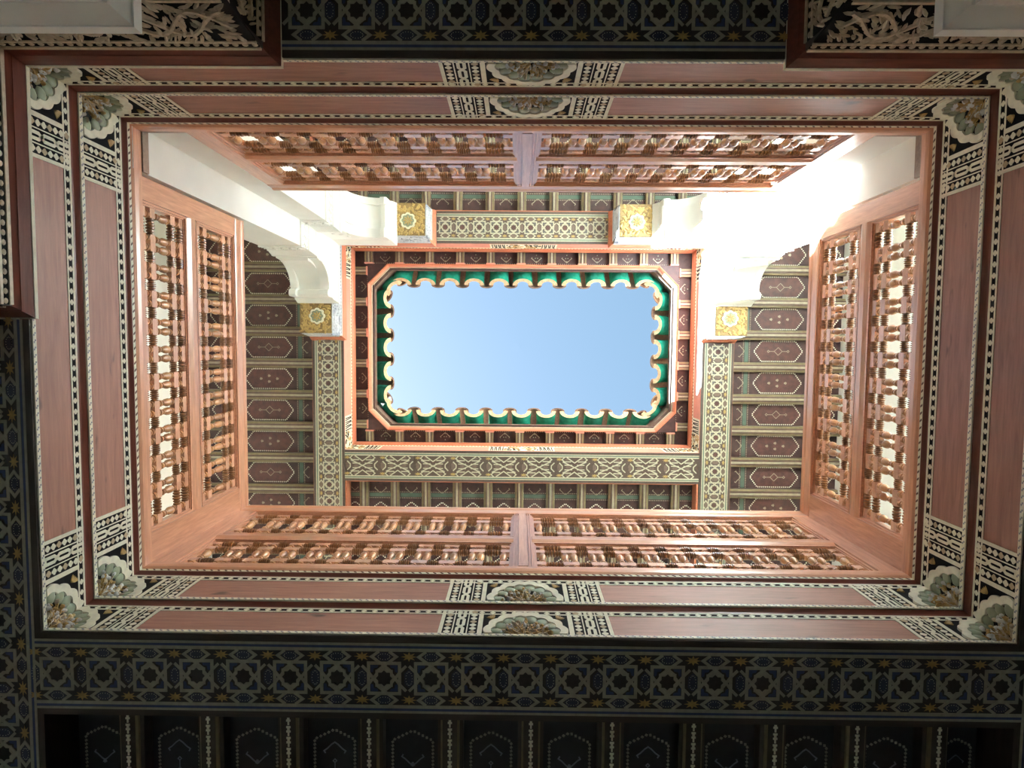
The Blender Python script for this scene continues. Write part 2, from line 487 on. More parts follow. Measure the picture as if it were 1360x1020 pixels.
def frieze(side, tier):
    (c, rz, hl) = SIDES[side]
    band = (B1, B2)[tier]; pl = (-0.030, -0.015)[tier]
    v0, v1 = band; H = v1 - v0
    mid = side in ('north', 'south')
    lab = ('lower' if tier == 0 else 'upper') + ' cedar frieze board ' + ('with carved middle cartouche, ' if mid else 'under the balustrade, ') + SAY[side]
    th = thing('painted_frieze', lab, 'frieze', c, rz, v0, 'painted frieze boards')
    e = hl - pl
    mb = MB(); mb.box(-e, e, pl - 0.035, pl, v0, v1)
    part('plank', mb, ['plank'], th)
    # red plank panels stand inside painted edges: top inlay strip, check strip at the foot
    mb = MB()
    mb.box(-e, e, pl, pl + 0.0012, v0 + 0.83 * H, v1, 1)
    mb.box(-e, e, pl, pl + 0.002, v0 + 0.955 * H, v1, 0)
    mb.box(-e, e, pl, pl + 0.002, v0 + 0.83 * H, v0 + 0.865 * H, 0)
    step = 0.039; k = int(2 * e / step)
    for i in range(k):
        u = -e + (i + 0.5) * 2 * e / k
        dot(mb, u, v0 + 0.91 * H, 0.0100, pl, pl + 0.002, 0)
    part('inlay_strip', mb, ['cream', 'black'], th)
    mb = MB()
    mb.box(-e, e, pl, pl + 0.006, v0, v0 + 0.07 * H, 0)
    k = int(2 * e / 0.024)
    for i in range(k):
        u = -e + (i + 0.5) * 2 * e / k
        mb.box(u - 0.006, u, pl + 0.004, pl + 0.0066, v0 + 0.012 * H, v0 + 0.034 * H, 1)
        mb.box(u, u + 0.006, pl + 0.004, pl + 0.0066, v0 + 0.034 * H, v0 + 0.058 * H, 1)
    part('check_strip', mb, ['cream', 'greyblue'], th)
    sd = {'north': 1, 'south': 2, 'west': 3, 'east': 4}[side] * 10 + tier
    ornament(th, band, -e, [1], pl, sd * 7 + 1)
    ornament(th, band, e, [-1], pl, sd * 7 + 2)
    if mid:
        uc = {'north': (0.0, 0.0), 'south': (-0.0, -0.0)}[side][tier]
        ornament(th, band, uc, [-1, 1], pl, sd * 7 + 3)
    # oxblood moulding above the band
    z0 = v1; z1 = (2.243, 2.500)[tier]; pn = (-0.015, 0.0)[tier]
    h = z1 - z0
    prof = [(pl - 0.03, z0), (pl + 0.002, z0), (pl + 0.004, z0 + 0.25 * h), (pl + 0.009, z0 + 0.55 * h), (pn - 0.001, z0 + 0.85 * h), (pn, z1), (pl - 0.03, z1)]
    mb = MB(); mb.sweep(prof, lambda n: (-hl + n, hl - n))
    part('moulding', mb, ['mould'], th)
    if tier == 1:
        mb = MB()
        mb.sweep([(-0.005, 2.500), (0.001, 2.500), (0.002, 2.514), (-0.005, 2.514)], lambda n: (-hl + n, hl - n))
        k = int(2 * hl / 0.03)
        for i in range(k):
            u = -hl + 0.01 + (i + 0.5) * (2 * hl - 0.02) / k
            mb.uv([(u - 0.010, 2.502), (u - 0.002, 2.502), (u + 0.006, 2.512), (u - 0.002, 2.512)], 0.0012, 0.0028, 1)
        part('rope_strip', mb, ['cream', 'joist'], th)
        mb = MB()
        mb.sweep([(-0.005, 2.514), (0.003, 2.514), (0.009, 2.525), (0.012, 2.545), (0.012, 2.570), (-0.005, 2.570)], lambda n: (-hl + n, hl - n))
        part('base_rail', mb, ['cedar'], th)
for side in SIDES:
    for tier in (0, 1):
        frieze(side, tier)

# ------------------------------------------------------------------ turned lattice pieces (shared meshes)
def turned(L, prof, axis, seg=10):
    mb = MB(); mb.lathe([(r * 1.15, (t - 0.5) * L) for r, t in prof], axis, seg)
    return mb
LONG = [(0.007, 0.0), (0.011, 0.02), (0.011, 0.06), (0.0075, 0.08), (0.0125, 0.11), (0.0135, 0.17), (0.010, 0.25), (0.0075, 0.29), (0.0105, 0.31), (0.0105, 0.35), (0.007, 0.38),
        (0.0095, 0.43), (0.0150, 0.56), (0.0160, 0.68), (0.0145, 0.76), (0.009, 0.79), (0.009, 0.81), (0.0135, 0.83), (0.0135, 0.88), (0.008, 0.91), (0.0115, 0.94), (0.0115, 0.98), (0.007, 1.0)]
RIB = [(0.008, 0.0)]
for q in range(6):
    t0 = 0.03 + q * 0.157
    big = 0.0155 if q in (2, 3) else 0.0138
    RIB += [(0.0092, t0), (big, t0 + 0.03), (big, t0 + 0.105), (0.0092, t0 + 0.14)]
RIB += [(0.008, 1.0)]
BEAD = [(0.008, 0.0), (0.0125, 0.10), (0.0125, 0.30), (0.008, 0.36), (0.0145, 0.42), (0.0145, 0.58), (0.008, 0.64), (0.0125, 0.70), (0.0125, 0.90), (0.008, 1.0)]

def block_mesh(L, half=False):
    mb = MB()
    d = 0.0185; w = 0.012
    if half:
        mb.box(-L / 2, L / 2, -w, w, -d, d)
    else:
        g = 0.0012
        mb.box(-L / 2, -g, -w, w, -d, d); mb.box(g, L / 2, -w, w, -d, d); mb.box(-g, g, -w + 0.0015, w - 0.0015, -d + 0.0015, d - 0.0015)
    return mb.mesh('block', ['cedar_blk'])

def lattice(th, u0, u1, v0, H, bays, nc, cache={}):
    """one tier of turned lattice between u0 and u1"""
    ins = 0.032
    p = (u1 - u0 - 2 * ins) / bays
    hs = [0.020, 0.090, H - 0.090, H - 0.020]
    pair = 0.040
    bl = pair + 0.030
    rib = p - bl
    key = (round(p, 4), round(H, 4))
    if key not in cache:
        cache[key] = (block_mesh(bl), block_mesh(0.045, True), turned(rib + 0.006, RIB, 0).mesh('ribbed_spindle', ['cedar_rib'], True),
                      turned(hs[2] - hs[1] - 0.035, LONG, 2).mesh('turned_spindle', ['cedar_turn'], True),
                      turned(hs[1] - hs[0] - 0.033, BEAD, 2).mesh('turned_bead', ['cedar_turn'], True))
    B, Bh, Rm, Lm, Bd = cache[key]
    vb = BASE[th.name]
    for hi, h in enumerate(hs):
        v = v0 + h - vb
        for i in range(bays + 1):
            u = u0 + ins + i * p
            if i in (0, bays):
                link('lattice_block', Bh, th, (u + (-0.0095 if i == 0 else 0.0095), nc, v))
            else:
                link('lattice_block', B, th, (u, nc, v))
            if i < bays:
                ua = u + (0.013 if i == 0 else bl / 2); ub = u + p - (0.013 if i == bays - 1 else bl / 2)
                o = link('ribbed_spindle', Rm, th, ((ua + ub) / 2, nc, v))
                o.scale.x = (ub - ua) / (p - bl) 
    for i in range(bays + 1):
        u = u0 + ins + i * p
        for du in ((0,) if i in (0, bays) else (-pair / 2, pair / 2)):
            link('turned_spindle', Lm, th, (u + du, nc, v0 + (hs[1] + hs[2]) / 2 - vb))
            link('turned_bead', Bd, th, (u + du, nc, v0 + (hs[0] + hs[1]) / 2 - vb))
            link('turned_bead', Bd, th, (u + du, nc, v0 + (hs[2] + hs[3]) / 2 - vb))

def fillet(mb, u0, u1, v0, v1, n0, n1, w=0.012):
    """moulded edge around an opening"""
    for a, b, c, d in ((u0, u1, v0, v0 + w), (u0, u1, v1 - w, v1), (u0, u0 + w, v0, v1), (u1 - w, u1, v0, v1)):
        mb.box(a, b, n0, n1, c, d)

TOPZ = 3.505
def balustrade(side, uA, uB, sA, sB, bays, post=None):
    """uA..uB outer ends; sA, sB stile widths"""
    c, rz, hl = SIDES[side]
    th = thing('balustrade', 'two-tier turned cedar lattice balustrade' + (' with fluted middle post, ' if post is not None else ', ') + SAY[side], 'balustrade', c, rz, 2.570, 'lattice balustrades')
    nf, nb = 0.012, -0.050
    nc = -0.020
    mb = MB(); mb.sweep([(nb, 3.405), (nf - 0.004, 3.405), (nf, 3.413), (nf, 3.470), (nf + 0.004, 3.476), (nf + 0.006, 3.497), (nf, TOPZ), (nb - 0.01, TOPZ)], lambda n: (uA, uB))
    part('top_rail', mb, ['cedar'], th)
    for a, b in ((uA, uA + sA), (uB - sB, uB)):
        mb = MB(); mb.box(a, b, nb, nf - 0.002, 2.570, 3.405)
        part('stile', mb, ['cedar_v'], th)
    segs = [(uA + sA, uB - sB)]
    if post is not None:
        pw = 0.045
        segs = [(uA + sA, post - pw), (post + pw, uB - sB)]
        mb = MB(); mb.box(post - pw, post + pw, nb, nf - 0.012, 2.570, 3.405)
        for du in (-0.0405, -0.0290, 0.0290, 0.0405):
            mb.box(post + du - 0.0035, post + du + 0.0035, nf - 0.014, nf - 0.002, 2.572, 3.403)
        mb.box(post - 0.0205, post + 0.0205, nf - 0.014, nf + 0.002, 2.571, 3.404)
        part('middle_post', mb, ['cedar_v'], th)
    for (a, b) in segs:
        mb = MB(); mb.sweep([(nb, 2.925), (nf - 0.012, 2.925), (nf - 0.004, 2.945), (nf - 0.002, 2.950), (nf - 0.002, 2.985), (nf - 0.004, 2.990), (nf - 0.012, 3.012), (nb, 3.012)], lambda n: (a, b))
        part('middle_rail', mb, ['cedar'], th)
        for v0, v1 in ((2.570, 2.925), (3.012, 3.405)):
            mb = MB()
            fillet(mb, a, b, v0, v1, -0.038, nf - 0.010, 0.010)
            fillet(mb, a, b, v0, v1, -0.034, nf - 0.016, 0.017)
            part('panel_fillet', mb, ['cedar_v'], th)
            H = v1 - v0 - 0.020
            lattice(th, a + 0.012, b - 0.012, v0 + 0.010, H, bays, nc)
    return th
NOTCH = 0.19
balustrade('north', -SIDES['north'][2] + NOTCH, SIDES['north'][2] - NOTCH, 0.088, 0.088, 9, post=-0.005)
balustrade('south', -SIDES['south'][2] + 0.012, SIDES['south'][2] - 0.012, 0.090, 0.090, 11, post=0.005)
balustrade('west', -SIDES['west'][2] - 0.050, SIDES['west'][2] - NOTCH, 0.187, 0.095, 11)
balustrade('east', -SIDES['east'][2] + NOTCH, SIDES['east'][2] + 0.050, 0.095, 0.187, 11)

# ------------------------------------------------------------------ white plaster piers with corbelled capitals
def lpoly(e, o, t, sx):
    """L-shaped plan, inner corner at the origin, arms along +x*sx and +y"""
    p = [(-t, -t), (e + o, -t), (e + o, o), (o, o), (o, e + o), (-t, e + o)]
    return [(x * sx, y) for x, y in p]
def pier(x, y, sx, dz, zfoot, label, upper):
    th = thing('corner_pier', label, 'pier', (x, y), 0.0, zfoot, 'white corner piers')
    t = 0.30; e = 0.18
    def lay(name, z0, z1, o0, o1, ee=e, mats=('plaster',), th_=th):
        mb = MB(); a = lpoly(ee, o0, t, sx); b = lpoly(ee, o1, t, sx)
        mb.solid([(p[0], p[1], z0 + dz) for p in a], [(p[0], p[1], z1 + dz) for p in b])
        return part(name, mb, list(mats), th_)
    lay('shaft', zfoot - dz, 4.43, 0, 0)
    band = lay('carved_band', 4.43, 4.58, 0.006, 0.006)
    mb = MB(); rr = random.Random(int(x * 100) + int(dz))
    def relief(pt, d, nrm, ln):
        k = int(ln / 0.028)
        for i in range(k):
            s0 = (i + 0.5) * ln / k
            for zz, w, hgt in ((4.455, 0.010, 0.010), (4.505, 0.006, 0.030), (4.552, 0.010, 0.010)):
                cpt = (pt[0] + d[0] * s0, pt[1] + d[1] * s0, zz + dz)
                mb.blob(cpt, ((d[0] * 0.6, d[1] * 0.6, 0.8 if i % 2 else -0.8), (d[0] * 0.8, d[1] * 0.8, -0.6 if i % 2 else 0.6), nrm), (hgt, w * 0.6, 0.011), 0, 6, 2)
    o = 0.006
    relief((o * sx, o, 0), (sx, 0), (0, 1, 0), e)
    relief((o * sx, o, 0), (0, 1), (sx, 0, 0), e)
    relief(((e + o) * sx, -t, 0), (0, 1), (sx, 0, 0), t)
    relief((-t * sx, e + o, 0), (sx, 0), (0, 1, 0), t)
    sub('relief', mb, ['plaster'], band, smooth=True, kind='stuff')
    mb = MB(); a = lpoly(e, 0.012, t, sx); b = lpoly(e, 0.014, t, sx)
    mb.solid([(p[0], p[1], 4.42 + dz) for p in a], [(p[0], p[1], 4.434 + dz) for p in b])
    mb.solid([(p[0], p[1], 4.575 + dz) for p in lpoly(e, 0.014, t, sx)], [(p[0], p[1], 4.59 + dz) for p in lpoly(e, 0.016, t, sx)])
    part('bead', mb, ['plaster'], th)
    lay('flare', 4.585, 4.66, 0.010, 0.036)
    lay('flare_fillet', 4.66, 4.70, 0.040, 0.040)
    lay('capital_block', 4.70, 5.13, 0.018, 0.018)
    E_ = 0.485
    lay('abacus_cove', 5.13, 5.19, 0.020, 0.046, E_)
    lay('abacus', 5.19, 5.225, 0.050, 0.050, E_)
    def prof(drop, st):
        pr = [(e + 0.018, 5.131), (e + 0.018, 4.70), (e + 0.028, 4.70), (e + 0.034, 4.715), (e + 0.030, 4.735), (e + 0.045 + st, 4.745)]
        cx, cz = E_ - 0.055, 4.75
        aa, bb = cx - (e + 0.045 + st), 0.30 - drop
        for q in range(1, 22):
            tt = PI / 2 * q / 22
            pr.append((cx - aa * math.cos(tt), cz + bb * math.sin(tt)))
        pr += [(cx, cz + bb), (cx + 0.01, cz + bb - 0.035), (E_ - 0.012, cz + bb - 0.045), (E_ + 0.006, cz + bb - 0.03), (E_ + 0.010, 5.131)]
        return pr
    for ax in (0, 1):
        mb = MB()
        for (a, b, drop, st) in ((-t, -t + 0.055, 0.012, 0.0), (-t + 0.055, -0.055, -0.035, 0.02), (-0.055, 0.018, 0.012, 0.0)):
            pr = prof(drop, st)
            if ax == 0:
                mb.solid([(p[0] * sx, a, p[1] + dz) for p in pr], [(p[0] * sx, b, p[1] + dz) for p in pr])
            else:
                mb.solid([(a * sx, p[0], p[1] + dz) for p in pr], [(b * sx, p[0], p[1] + dz) for p in pr])
        br = part('bracket', mb, ['plaster'], th)
        mb = MB()                                     # scroll relief on the face toward the court
        for (q, zz, rr_) in ((e + 0.03, 4.78, 0.022), (e - 0.03, 4.80, 0.018), (e + 0.05, 4.86, 0.014), (e - 0.07, 4.86, 0.014), (e - 0.02, 4.90, 0.016), (e + 0.02, 4.96, 0.012)):
            c = (q * sx, 0.018, zz + dz) if ax == 0 else (0.018 * sx, q, zz + dz)
            axs = ((1, 0, 0.4), (-0.4, 0, 1), (0, 1, 0)) if ax == 0 else ((0, 1, 0.4), (0, -0.4, 1), (sx, 0, 0))
            mb.blob(c, axs, (rr_ * 1.3, rr_ * 0.7, 0.007), 0, 8, 2)
        sub('scroll_relief', mb, ['plaster'], br, smooth=True, kind='stuff')
    if upper:
        mb = MB()
        mb.box(0 if sx > 0 else -e, e if sx > 0 else 0, 0, 0.010, 2.572, 2.612)
        part('skirting', mb, ['skirt'], th)
        mb = MB()
        mb.box(0 if sx > 0 else -0.010, 0.010 if sx > 0 else 0, 0.010, e, 2.572, 2.612)
        part('skirting', mb, ['skirt'], th)
PXW, PXE, PY = -1.5610, 1.634, -0.886
pier(PXW, PY, 1, 0.0, 2.52, 'white plaster corner pier in shade with scrolled brackets, above the friezes', True)
pier(PXE, PY, -1, 0.0, 2.52, 'white plaster corner pier blazing in sunlight, above the friezes', True)
pier(PXW, PY, 1, -3.512, -CZ, 'white capital of the ground-storey pier beneath the shaded upper pier', False)
pier(PXE, PY, -1, -3.512, -CZ, 'white capital of the ground-storey pier beneath the sunlit upper pier', False)

# ------------------------------------------------------------------ carved wooden corbel blocks on the capitals
def corbel(cx, cy, rz, u0, u1, z0, z1, depth, label, upper):
    """u0..u1 along the side (u1 is the free end); court face at n=0, z0 underside, z1 top"""
    th = thing('corbel_block', label, 'corbel', (cx, cy), rz, z0, 'gilded corbel blocks' if upper else 'dark carved corbel blocks')
    lo, hi = min(u0, u1), max(u0, u1)
    s = 1 if u1 > u0 else -1
    zt = z1 - 0.055                                    # top of the carved faces
    fl = 0.020                                         # faces lean out toward the top
    ue = u1 - s * 0.035
    mb = MB()
    mb.solid([(u0, -depth, z0), (ue - s * fl, -depth, z0), (ue - s * fl, -fl, z0), (u0, -fl, z0)],
             [(u0, -depth, zt), (ue, -depth, zt), (ue, 0, zt), (u0, 0, zt)])
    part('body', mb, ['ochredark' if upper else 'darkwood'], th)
    r = random.Random(int(abs(u0) * 1000) + int(z0 * 10))
    if upper:                                          # gilded underside with a rosette
        a, b = sorted((ue - s * 0.31, ue - s * fl)); 
        mb = MB()
        uc = (a + b) / 2; ncc = -fl - (depth - fl) / 2 + 0.012
        for k in range(150):
            uu, nn = r.uniform(a + 0.012, b - 0.012), r.uniform(-depth + 0.012, -fl - 0.012)
            if math.hypot(uu - uc, nn - ncc) < 0.072: continue
            aa = math.atan2(nn - ncc, uu - uc) + r.choice((0.6, -0.6, 1.57))
            mb.blob((uu, nn, z0), ((math.cos(aa), math.sin(aa), 0), (-math.sin(aa), math.cos(aa), 0), (0, 0, -1)), (r.uniform(0.014, 0.026), r.uniform(0.007, 0.012), 0.010), 0, 6, 2)
        part('underside_carving', mb, ['ochre'], th, smooth=True)
        mb = MB()
        def disc(rad, v0_, v1_, lob, mi, amp=0.08):
            p = []
            for q in range(32):
                aq = 2 * PI * q / 32
                rq = rad * (1 - amp + amp * abs(math.cos(aq * lob / 2)))
                p.append((uc + rq * math.cos(aq), ncc + rq * math.sin(aq)))
            mb.un(p, v0_, v1_, mi)
        disc(0.070, z0 - 0.010, z0 + 0.002, 8, 0, 0.16); disc(0.053, z0 - 0.014, z0, 8, 1, 0.16)
        ro = part('rosette', mb, ['cream', 'shell'], th)
        for q in range(8):
            aq = 2 * PI * q / 8
            mb = MB()
            mb.blob((uc + 0.022 * math.cos(aq), ncc + 0.022 * math.sin(aq), z0 - 0.013), ((math.cos(aq), math.sin(aq), 0), (-math.sin(aq), math.cos(aq), 0), (0, 0, -1)), (0.020, 0.008, 0.010), 0, 6, 2)
            sub('petal', mb, ['star'], ro, smooth=True)
    # carved face toward the court and carved free end
    for face in ('court', 'end'):
        mb = MB()
        hgt = zt - z0
        L = (hi - lo - 0.035) if face == 'court' else depth
        fm = ('pale', 'greyblue') if upper else ('carve', 'black')
        def P(q, z, h):
            f = (z - z0) / hgt
            if face == 'court':
                return (u0 + s * q, -fl * (1 - f) + h, z)
            return (ue - s * fl * (1 - f) + s * h, -q, z)
        def quad(q0, q1, za, zb, h, mi):
            A = [P(q0, za, -0.004), P(q1, za, -0.004), P(q1, zb, -0.004), P(q0, zb, -0.004)]
            B_ = [P(q0, za, h), P(q1, za, h), P(q1, zb, h), P(q0, zb, h)]
            mb.solid(A, B_, mi)
        qs = 0.02
        qe = L - (fl if face == 'court' else 0)
        quad(qs, L - 0.004, z0 + 0.002, zt - 0.002, 0.002, 1)
        quad(qs, L - 0.004, zt - 0.012, zt, 0.006, 0); quad(qs, L - 0.004, zt - 0.044, zt - 0.035, 0.006, 0)
        quad(qs, L - 0.018, z0, z0 + 0.010, 0.006, 0)
        k = max(2, int(L / 0.030))
        for i in range(k):
            cpt = P(qs + (i + 0.5) * (L - qs) / k, zt - 0.0235, 0.002)
            ax = ((1, 0, 0), (0, 0, 1), (0, 1, 0)) if face == 'court' else ((0, 1, 0), (0, 0, 1), (s, 0, 0))
            mb.blob(cpt, ax, (0.010, 0.0085, 0.004), 0, 8, 2)
        axn = (0, 1, 0) if face == 'court' else (s, 0, 0)
        nleaf = int(L * 420)
        for i in range(nleaf):
            q = r.uniform(qs + 0.01, L - 0.03); z = r.uniform(z0 + 0.018, zt - 0.052)
            aa = 0.9 * math.sin(q * 23) + 2.2 * (z - z0) / hgt + r.uniform(-0.35, 0.35)
            cpt = P(q, z, 0.001)
            if face == 'court':
                d1, d2 = (math.cos(aa), 0, math.sin(aa)), (-math.sin(aa), 0, math.cos(aa))
            else:
                d1, d2 = (0, math.cos(aa), math.sin(aa)), (0, -math.sin(aa), math.cos(aa))
            mb.blob(cpt, (d1, d2, axn), (r.uniform(0.012, 0.030), r.uniform(0.0035, 0.0075), r.uniform(0.006, 0.014)), 0, 6, 2)
        # vine stems
        for ph in (0.0, 1.9):
            pts = []
            for i in range(25):
                q = qs + 0.02 + (L - qs - 0.06) * i / 24
                pts.append((q, z0 + hgt * (0.42 + 0.24 * math.sin(q * 22 + ph))))
            for i in range(24):
                quad_pts = stroke([pts[i], pts[i + 1]], 0.009)[0]
                A = [P(z_[0], z_[1], 0.0) for z_ in quad_pts]; B_ = [P(z_[0], z_[1], 0.011) for z_ in quad_pts]
                mb.solid(A, B_, 0)
        part('court_face_carving' if face == 'court' else 'end_face_carving', mb, list(fm), th, smooth=True)
    mb = MB()
    # moulding round the court face and the free end
    p0, p1 = 0.0, 0.022
    zz = (zt, zt + 0.020, z1)
    mb.solid([(u0, -depth, zz[0]), (ue + s * p0, -depth, zz[0]), (ue + s * p0, p0, zz[0]), (u0, p0, zz[0])],
             [(u0, -depth, zz[1]), (ue + s * 0.012, -depth, zz[1]), (ue + s * 0.012, 0.012, zz[1]), (u0, 0.012, zz[1])])
    mb.solid([(u0, -depth, zz[1]), (ue + s * 0.014, -depth, zz[1]), (ue + s * 0.014, 0.014, zz[1]), (u0, 0.014, zz[1])],
             [(u0, -depth, zz[2]), (ue + s * 0.034, -depth, zz[2]), (ue + s * 0.034, 0.028, zz[2]), (u0, 0.028, zz[2])])
    part('moulding', mb, ['redmould' if upper else 'mould'], th)
    if not upper:
        mb = MB()
        mb.solid([(u0, -depth, z1), (ue + s * 0.036, -depth, z1), (ue + s * 0.036, 0.030, z1), (u0, 0.030, z1)], [(u0, -depth, z1 + 0.011), (ue + s * 0.038, -depth, z1 + 0.011), (ue + s * 0.038, 0.032, z1 + 0.011), (u0, 0.032, z1 + 0.011)])
        part('lip', mb, ['cream'], th)
UN = -0.905                                             # court face of the roof beams, long side by the piers
corbel(0, UN + 0.005, 0.0, -1.60, -0.735, 5.225, 5.50, 0.29, 'gilded corbel block with rosette on the long-side bracket of the shaded pier', True)
corbel(0, UN + 0.005, 0.0, 1.66, 0.775, 5.225, 5.50, 0.29, 'gilded corbel block with rosette on the long-side bracket of the sunlit pier', True)
corbel(-1.562, 0, -PI / 2, 0.93, 0.045, 5.225, 5.50, 0.29, 'gilded corbel block with rosette on the short-side bracket of the shaded pier', True)
corbel(1.628, 0, PI / 2, -0.93, -0.050, 5.225, 5.50, 0.29, 'gilded corbel block with rosette on the short-side bracket of the sunlit pier', True)
corbel(0, -0.909, 0.0, -1.62, -0.760, 1.713, 2.005, 0.34, 'dark carved corbel block on the long-side bracket below the shaded pier', False)
corbel(0, -0.909, 0.0, 1.68, 0.830, 1.713, 2.005, 0.34, 'dark carved corbel block on the long-side bracket below the sunlit pier', False)
corbel(-1.606, 0, -PI / 2, 0.95, 0.080, 1.713, 2.005, 0.34, 'dark carved corbel block on the short-side bracket below the shaded pier', False)
corbel(1.668, 0, PI / 2, -0.95, -0.080, 1.713, 2.005, 0.34, 'dark carved corbel block on the short-side bracket below the sunlit pier', False)

# ------------------------------------------------------------------ beams with painted star strapwork
SQ = 0.155 / 420.0
def star_cell(mb, uc, nc, sc, dots, mats_i, eps, v):
    """one repeat of the star pattern; mats_i: strap, star, hexagon, chevron, centre"""
    S_, ST, HX, CH, CE, WD = mats_i
    def A(x, y): return (uc + x * sc, nc + y * sc)
    def poly(pts, mi, h): mb.un([A(*p) for p in pts], v - h, v + 0.001, mi)
    def line(pts, w, h=1.0):
        for q in stroke(pts, w): mb.un([A(*p) for p in q], v - eps * h, v + 0.001, S_)
    sq = 148
    line([(-sq, -sq), (sq, -sq)], 30); line([(-sq, sq), (sq, sq)], 30); line([(-sq, -sq - 15), (-sq, sq + 15)], 30); line([(sq, -sq - 15), (sq, sq + 15)], 30)
    ringp = []
    for q in range(17):
        a = PI * q / 8; rr = 98 if q % 2 == 0 else 76
        ringp.append((rr * math.cos(a + PI / 8 * 0), rr * math.sin(a)))
    line(ringp, 26, 1.1)
    for sx in (-1, 1):
        for sy in (-1, 1):
            line([(sx * 48, sy * 262), (sx * 118, sy * 212), (0, sy * 125), (-sx * 62, sy * 74)], 26, 1.25)
            line([(sx * 210, sy * 122), (sx * 150, sy * 62), (sx * 104, 0), (sx * 74, -sy * 40)], 26, 1.35)
            poly([(sx * 128, sy * 128), (sx * 55, sy * 128), (sx * 62, sy * 104), (sx * 98, sy * 98), (sx * 104, sy * 62), (sx * 128, sy * 55)], CH, eps * 0.5)
    h1 = lambda y: [(-78, y), (-48, y - 42), (48, y - 42), (78, y), (48, y + 42), (-48, y + 42)]
    for y in (-212, 212):
        poly(h1(y), HX, eps * 0.5)
    pp = []
    for q in range(16):
        a = PI * q / 8; rr = 62 if q % 2 == 0 else 50
        pp.append((rr * math.cos(a), rr * math.sin(a)))
    poly(pp, CE, eps * 0.5)
    x = 210
    poly([(x, -92), (x + 44, -50), (x + 44, 50), (x, 92), (x - 44, 50), (x - 44, -50)], HX, eps * 0.5)
    for y in (-212, 212):
        pp = []
        for q in range(16):
            a = PI * q / 8 + PI / 8 * 0; rr = 76 if q % 2 == 0 else 34
            pp.append((x + rr * math.cos(a), y + rr * math.sin(a) * 0.62))
        poly(pp, ST, eps * 0.7)
    if dots:
        for q in range(14):
            a = 2 * PI * q / 14
            for (cx, cy, rx, ry) in ((0, -212, 56, 28), (0, 212, 56, 28), (x, 0, 30, 66)):
                px_, py_ = cx + rx * math.cos(a), cy + ry * math.sin(a)
                poly([(px_ - 3.5, py_), (px_, py_ - 3.5), (px_ + 3.5, py_), (px_, py_ + 3.5)], WD, eps * 0.9)

def long_cell(mb, uc, nc, sc, mats_i, eps, v):
    """stretched repeat: gold stars and crossing diagonals"""
    S_, ST, HX, CH, CE, WD = mats_i
    def A(x, y): return (uc + x * sc, nc + y * sc)
    def poly(pts, mi, h): mb.un([A(*p) for p in pts], v - h, v + 0.001, mi)
    def line(pts, w, h=1.0):
        for q in stroke(pts, w): mb.un([A(*p) for p in q], v - eps * h, v + 0.001, S_)
    for sy in (-1, 1):
        line([(-310, -sy * 150), (310, sy * 150)], 28, 1.1)
        line([(-200, sy * 262), (0, sy * 120), (200, sy * 262)], 28, 1.3)
        for sx in (-1, 1):
            line([(sx * 400, sy * 120), (sx * 320, sy * 40), (sx * 320, 0)], 28, 1.2)
            line([(sx * 262, sy * 262), (sx * 330, sy * 205), (sx * 262, sy * 150), (sx * 90, sy * 150)], 26, 1.0)
            line([(sx * 262, sy * 60), (sx * 60, sy * 60)], 24, 0.9)
            poly([(sx * 250, sy * 208), (sx * 215, sy * 178), (sx * 165, sy * 178), (sx * 130, sy * 208), (sx * 165, sy * 240), (sx * 215, sy * 240)], HX, eps * 0.6)
            poly([(sx * 310, sy * 120), (sx * 250, sy * 80), (sx * 262, sy * 130)], CH, eps * 0.6)
        poly([(-70, sy * 118), (-36, sy * 84), (0, sy * 104), (36, sy * 84), (70, sy * 118), (0, sy * 92)], CE, eps * 0.6)
    for sx in (-1, 1):
        poly([(sx * 240, 0), (sx * 200, -36), (sx * 130, -36), (sx * 90, 0), (sx * 130, 36), (sx * 200, 36)], HX, eps * 0.6)
    x = 400
    poly([(x, -110), (x + 48, -60), (x + 48, 60), (x, 110), (x - 48, 60), (x - 48, -60)], HX, eps * 0.5)
    for y in (-212, 212):
        pp = []
        for q in range(16):
            a = PI * q / 8; rr = 96 if q % 2 == 0 else 42
            pp.append((x + rr * math.cos(a), y + rr * math.sin(a) * 0.55))
        poly(pp, ST, eps * 0.7)

